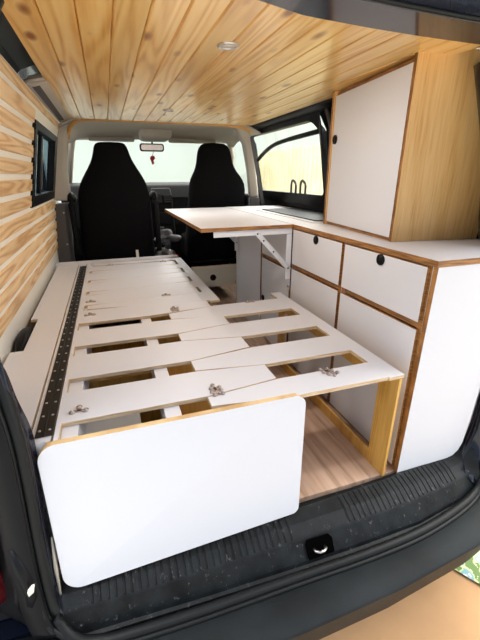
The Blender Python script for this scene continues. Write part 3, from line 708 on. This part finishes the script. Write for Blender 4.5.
# ends follow the two corner posts upward
rows = []
for x in xs:
    yi, yr, ys, rib = sill_rows(x)
    up = 0
    if x > .86: up = ((x - .86) / .07) ** 2 * .05
    if x < -.42: up = ((-.42 - x) / .04) ** 2 * .03
    rows.append([(x, yi, -.012 + up), (x, yi - .001, .001 + up), (x, yi - .012, .0015 + up - 0), (x, yi - .016, .0 + up - rib), (x, (yi + yr) / 2 - .008, -.010 + up - rib), (x, yr + .008, -.028 + up - rib), (x, yr + .004, -.031 + up), (x, yr, -.035 + up), (x, ys, -.080 + up), (x, ys - .004, -.090 + up), (x, ys - .012, -.094 + up), (x, ys - .015, -.14 + up)])
sc_ = MB().sheet(rows, smooth=False)
SL = thing('load_sill_cover', 'scuffed black ribbed plastic cover over the tailgate load sill', 'sill cover', (.2, -.08, 0))
sc_.build('ribbed_cover', 'sill', SL)
# flat black patch painted as the shade inside the latch recess, and striker
lr = MB()
for (a, b, c, d) in ((0, 0, 0, 0),):
    P = [(.214, -.116, -.046), (.222, -.109, -.037), (.292, -.110, -.037), (.302, -.118, -.047), (.300, -.140, -.078), (.215, -.140, -.078)]
    P = [Vector(p) + Vector((0, -.004, .002)) for p in P]
    lr.add(P, [tuple(range(6))])
lr.build('latch_pocket_shade', 'void', SL, solid=.002)
MB().tube([(.238, -.125, -.060), (.238, -.140, -.055), (.248, -.147, -.053), (.262, -.147, -.053), (.272, -.140, -.055), (.272, -.125, -.060)], .0045, 8).build('striker', 'steel', SL)
# seal
L_side = [(-.36, .17, 1.27), (-.41, .13, 1.15), (-.462, .07, .85), (-.472, .02, .62), (-.454, -.02, .46), (-.454, -.035, .33), (-.458, -.06, .15), (-.454, -.085, .02), (-.437, -.115, -.05), (-.40, -.138, -.082), (-.35, -.150, -.09), (-.30, -.157, -.09)]
bot = [(-.11, -.165, -.09), (.177, -.168, -.09), (.40, -.172, -.09), (.60, -.165, -.09), (.78, -.138, -.088)]
R_side = [(.90, -.105, -.08), (.955, -.08, -.02), (.985, -.06, .03), (1.0, -.045, .15), (1.005, -.02, .4), (1.0, .04, .8), (.95, .12, 1.15), (.90, .16, 1.27)]
path = smooth_path(L_side + bot + R_side, 5)
sl_ = MB(); sl_.tube(path, .013, 10); sl_.tube([p + Vector((0, -.012, -.012)) if p.z < -.04 else p + Vector((-.016 if p.x < 0 else .016, -.012, 0)) for p in path], .008, 8)
tag(sl_.build('tailgate_seal', 'rubber'), 'black rubber seal running round the tailgate opening', 'seal')
# painted inner lip of the left corner post
inner_p = smooth_path([(-.60, .12, 1.24), (-.585, .08, .95), (-.50, .03, .68), (-.458, .012, .60), (-.446, .006, .52), (-.433, .004, .437), (-.432, -.008, .36), (-.436, -.02, .2), (-.438, -.045, .02), (-.428, -.08, -.035)], 5)
outer_p = smooth_path([(-.41, .13, 1.15), (-.445, .10, 1.0), (-.462, .07, .85), (-.470, .04, .72), (-.470, .01, .60), (-.454, -.022, .45), (-.454, -.035, .33), (-.457, -.06, .15), (-.452, -.085, .02), (-.436, -.112, -.05)], 5)
m = MB(); m.sheet([[(a), tuple((Vector(a) + Vector(b)) / 2 + Vector((0, -.012, 0))), (b)] for a, b in zip(inner_p, outer_p)])
struct(m.build('trim_18', 'paint', solid=.004))
m = MB(); m.sheet([[(a), tuple(Vector(a) + Vector((-.12, .12, 0)))] for a in inner_p[10:]]); struct(m.build('trim_19', 'paint', solid=.004))
# right corner post
ip = smooth_path([(.86, .18, 1.27), (.93, .12, 1.0), (.955, .06, .7), (.95, .0, .4), (.94, -.01, .16), (.925, -.012, .06), (.90, -.03, .01), (.87, -.06, -.02)], 5)
op = smooth_path([(.90, .16, 1.27), (.955, .10, 1.0), (.99, .03, .7), (1.0, -.02, .4), (.995, -.045, .15), (.98, -.06, .03), (.95, -.08, -.04), (.905, -.10, -.075)], 5)
m = MB(); m.sheet([[a, tuple((Vector(a) + Vector(b)) / 2 + Vector((0, -.008, .0))), b] for a, b in zip(ip, op)]); struct(m.build('trim_20', 'paint', solid=.004))
m = MB(); m.sheet([[a, tuple(Vector(a) + Vector((.10, .16, .01)))] for a in ip]); struct(m.build('trim_21', 'paint', solid=.004))
# body outside the seal, left: dark panel with tail light; right likewise
out2 = [Vector(b) + Vector((-.012, -.02, 0)) for b in outer_p]
m = MB(); m.sheet([[tuple(a), tuple(a + Vector((-.05, .015, 0))), tuple(a + Vector((-.07, .05, 0))), tuple(Vector((-.68, .0, a.z)) + Vector((0, .05, 0))), (-.78, .10, a.z)] for a in out2])
struct(m.build('trim_22', 'black', solid=.004))
tl = MB(); tl.loft([[(-.552, -.035, z), (-.60, -.06, z), (-.70, -.05, z), (-.77, .03, z), (-.74, .02, z), (-.58, -.005, z)] for z in (-.005, .015, .25, .42, .45)])
tag(tl.build('tail_light', 'tail', bevel=.006), 'dark red tail light lens on the left-hand corner of the van', 'tail light')
m = MB(); m.tube([(-.500, -.075, -.06), (-.486, -.085, .06), (-.496, -.075, .12), (-.51, -.06, .18)], [.016, .017, .016, .008], 8); m.tube([(-.52, -.07, -.03), (-.525, -.075, .03), (-.515, -.07, .08)], .007, 8)
struct(m.build('trim_23', 'black'))
tag(MB().prism([(-.486, .078), (-.474, .088), (-.470, .106), (-.477, .104), (-.487, .092)], 'y', -.112, -.102).build('clip', 'cream', bevel=.002), 'small pale plastic clip on the dark body left of the tailgate seal', 'clip')
struct(MB().tube([(-.4335, -.040, .16), (-.4365, -.055, .08), (-.4375, -.068, .0)], [.002, .005, .003], 8).build('trim_27', 'beige'))
# bumper
xs2 = [-1.0 + .04 * i for i in range(56)]
def brow(x):
    ya = interp(x, [-.9, -.46, -.265, -.115, .17, .5, .70, .92, 1.2], [-.0, -.11, -.167, -.176, -.182, -.186, -.165, -.114, .0])
    yb = interp(x, [-.9, -.46, -.1, .12, .436, .776, .9, 1.2], [-.15, -.235, -.272, -.282, -.275, -.245, -.22, -.08])
    return [(x, ya + .05, -.15), (x, ya + .004, -.112), (x, ya - .004, -.104), (x, (ya + yb) / 2, -.106), (x, yb + .004, -.114), (x, yb - .002, -.120), (x, yb + .008, -.15), (x, yb + .03, -.25), (x, yb + .07, -.34), (x, yb + .14, -.37)]
bm_ = MB(); bm_.sheet([brow(x) for x in xs2])
tag(bm_.build('rear_bumper', 'bumper', bevel=.003), 'dark grey textured plastic rear bumper below the load sill', 'bumper')
struct(MB().box(-.8, 1.15, -.05, 3.3, -.35, -.125).build('trim_24', 'paint'))
# lintel over the opening and the raised tailgate
rows = []
for i in range(40):
    x = -.60 + i * 1.66 / 39; y = LY(x)
    rows.append([(x, y + .12, 1.345), (x, y + .012, 1.312), (x, y + .003, 1.299), (x, y - .006, 1.296), (x, y - .10, 1.304), (x, y - .108, 1.312), (x, y - .11, 1.37)])
struct(MB().sheet(rows, smooth=False).build('trim_25', 'lintel', solid=.003))
struct(MB().tube([(-.60 + i * 1.66 / 39, LY(-.60 + i * 1.66 / 39) - .112, 1.306) for i in range(40)], .006, 8).build('trim_26', 'rubber'))
tg = thing('tailgate', 'raised black tailgate with its glass seen edge-on across the top of the picture', 'tailgate', (.25, .06, 1.36))
def tgp(s, h): a = rad(14); return (.055 - s * cos(a) + h * sin(a) * 0, 1.355 + s * sin(a) + h)
m = MB(); pr = [tgp(0, 0), tgp(.03, -.012), tgp(.12, -.012), tgp(.14, .004), tgp(.14, .03), tgp(0, .03)]
m.prism(pr, 'x', -.5, 1.05); m.build('upper_frame', 'paint', tg, bevel=.004)
m = MB(); m.prism([tgp(.145, .008), tgp(.62, .008), tgp(.62, .016), tgp(.145, .016)], 'x', -.42, .97); m.build('rear_window_glass', 'hobglass', tg)
m = MB(); m.prism([tgp(.60, -.02), tgp(1.25, -.03), tgp(1.25, .03), tgp(.60, .03)], 'x', -.5, 1.05); m.build('lower_panel', 'paint', tg, bevel=.01)
for xa, xb in ((-.5, -.41), (.96, 1.05)):
    m = MB(); m.prism([tgp(.142, -.012), tgp(.598, -.018), tgp(.598, .028), tgp(.142, .028)], 'x', xa, xb); m.build('side_frame', 'paint', tg, bevel=.004)

# ------------------------------------------------------------------ OUTSIDE
m = MB(); m.box(-14, 16, -14, 22, -.60, -.57); struct(m.build('ground', 'concrete'))
cb = MB()
gx = 24
rows = [[(.15 + 1.25 * i / gx, -.9 + 1.0 * j / gx, -.566 + .003 * sin(9 * i / gx + 5 * j / gx) + .002 * sin(25 * i / gx) + (.004 if abs(j - 14) < .5 else 0)) for i in range(gx + 1)] for j in range(gx + 1)]
cb.sheet(rows)
o = cb.build('cardboard_sheet', 'card', solid=.003); tag(o, 'flattened brown cardboard sheet lying on the ground behind the bumper', 'cardboard')
m = MB(); m.prism([(0, 0), (.42, 0), (.42, .30), (0, .30)], 'z', 0, .0015)
o = m.build('leaflet', 'leaflet'); tag(o, 'green printed leaflet lying on the cardboard at the right edge', 'leaflet'); o.location = (.93, -.02, -.558); o.rotation_euler = (0, 0, rad(-60))
# fence of pale boards on the right
ft = thing('board_fence', 'pale timber board fence outside the right-hand side window', 'fence', (3.2, 3, -.57))
m = MB()
for i in range(60):
    y = -1 + i * .155; m.box(3.2, 3.22, y, y + .135, -.57, 1.42 + .01 * (i % 3))
m.build('boards', 'fence', ft)
m = MB(); m.box(3.22, 3.27, -1, 8.3, .9, 1.0); m.build('rail', 'fence', ft)
m = MB(); m.box(3.22, 3.27, -1, 8.3, -.2, -.1); m.build('rail', 'fence', ft)
m = MB(); m.box(-6, 7, 8.5, 9, -.57, 3.2)
m.box(-6, 7, 8.48, 8.5, .5, .53); m.box(2.2, 2.3, 8.46, 8.5, -.57, 3.2)
tag(m.build('pale_building', 'render'), 'pale rendered wall seen through the windscreen', 'building')

# ------------------------------------------------------------------ LIGHT
SKY_BACK, SKY_FRONT, FILL = .50, 7.2, 2.8
w = bpy.data.worlds.new('World'); SC.world = w; w.use_nodes = True; nt = w.node_tree; bg = nt.nodes['Background']
tc = nt.nodes.new('ShaderNodeTexCoord')
# overcast sky, much brighter ahead of the van (towards +y) than behind it, to light the interior
dr_ = nt.nodes.new('ShaderNodeVectorMath'); dr_.operation = 'DOT_PRODUCT'; dr_.inputs[1].default_value = Vector((.22, .76, .60)).normalized()
nt.links.new(tc.outputs['Generated'], dr_.inputs[0])
mr_ = nt.nodes.new('ShaderNodeMapRange'); mr_.interpolation_type = 'SMOOTHSTEP'; mr_.inputs['From Min'].default_value = -.35; mr_.inputs['From Max'].default_value = .6
mr_.inputs['To Min'].default_value = SKY_BACK; mr_.inputs['To Max'].default_value = SKY_FRONT
nt.links.new(dr_.outputs['Value'], mr_.inputs['Value']); nt.links.new(mr_.outputs[0], bg.inputs['Strength'])
rp_ = nt.nodes.new('ShaderNodeMix'); rp_.data_type = 'RGBA'; rp_.inputs[6].default_value = (.66, .78, 1, 1); rp_.inputs[7].default_value = (1, .97, .93, 1)
m2_ = nt.nodes.new('ShaderNodeMapRange'); m2_.inputs['From Min'].default_value = -.4; m2_.inputs['From Max'].default_value = .5
nt.links.new(dr_.outputs['Value'], m2_.inputs['Value']); nt.links.new(m2_.outputs[0], rp_.inputs[0]); nt.links.new(rp_.outputs[2], bg.inputs['Color'])
# added interior fill lights, placed at the two ceiling spots that are off
for (sx, sy) in ((.159, .40), (.168, 1.55)):
    l = bpy.data.lights.new('cabin_fill', 'AREA'); l.shape = 'DISK'; l.size = .045; l.energy = FILL; l.color = (1, .95, .9)
    o = bpy.data.objects.new('cabin_fill_light', l); COL.objects.link(o); o.location = (sx, sy, 1.292)

vs_ = SC.view_settings; vs_.view_transform = 'Standard'; vs_.look = 'None'; vs_.gamma = 1; vs_.use_curve_mapping = False; vs_.exposure = .27
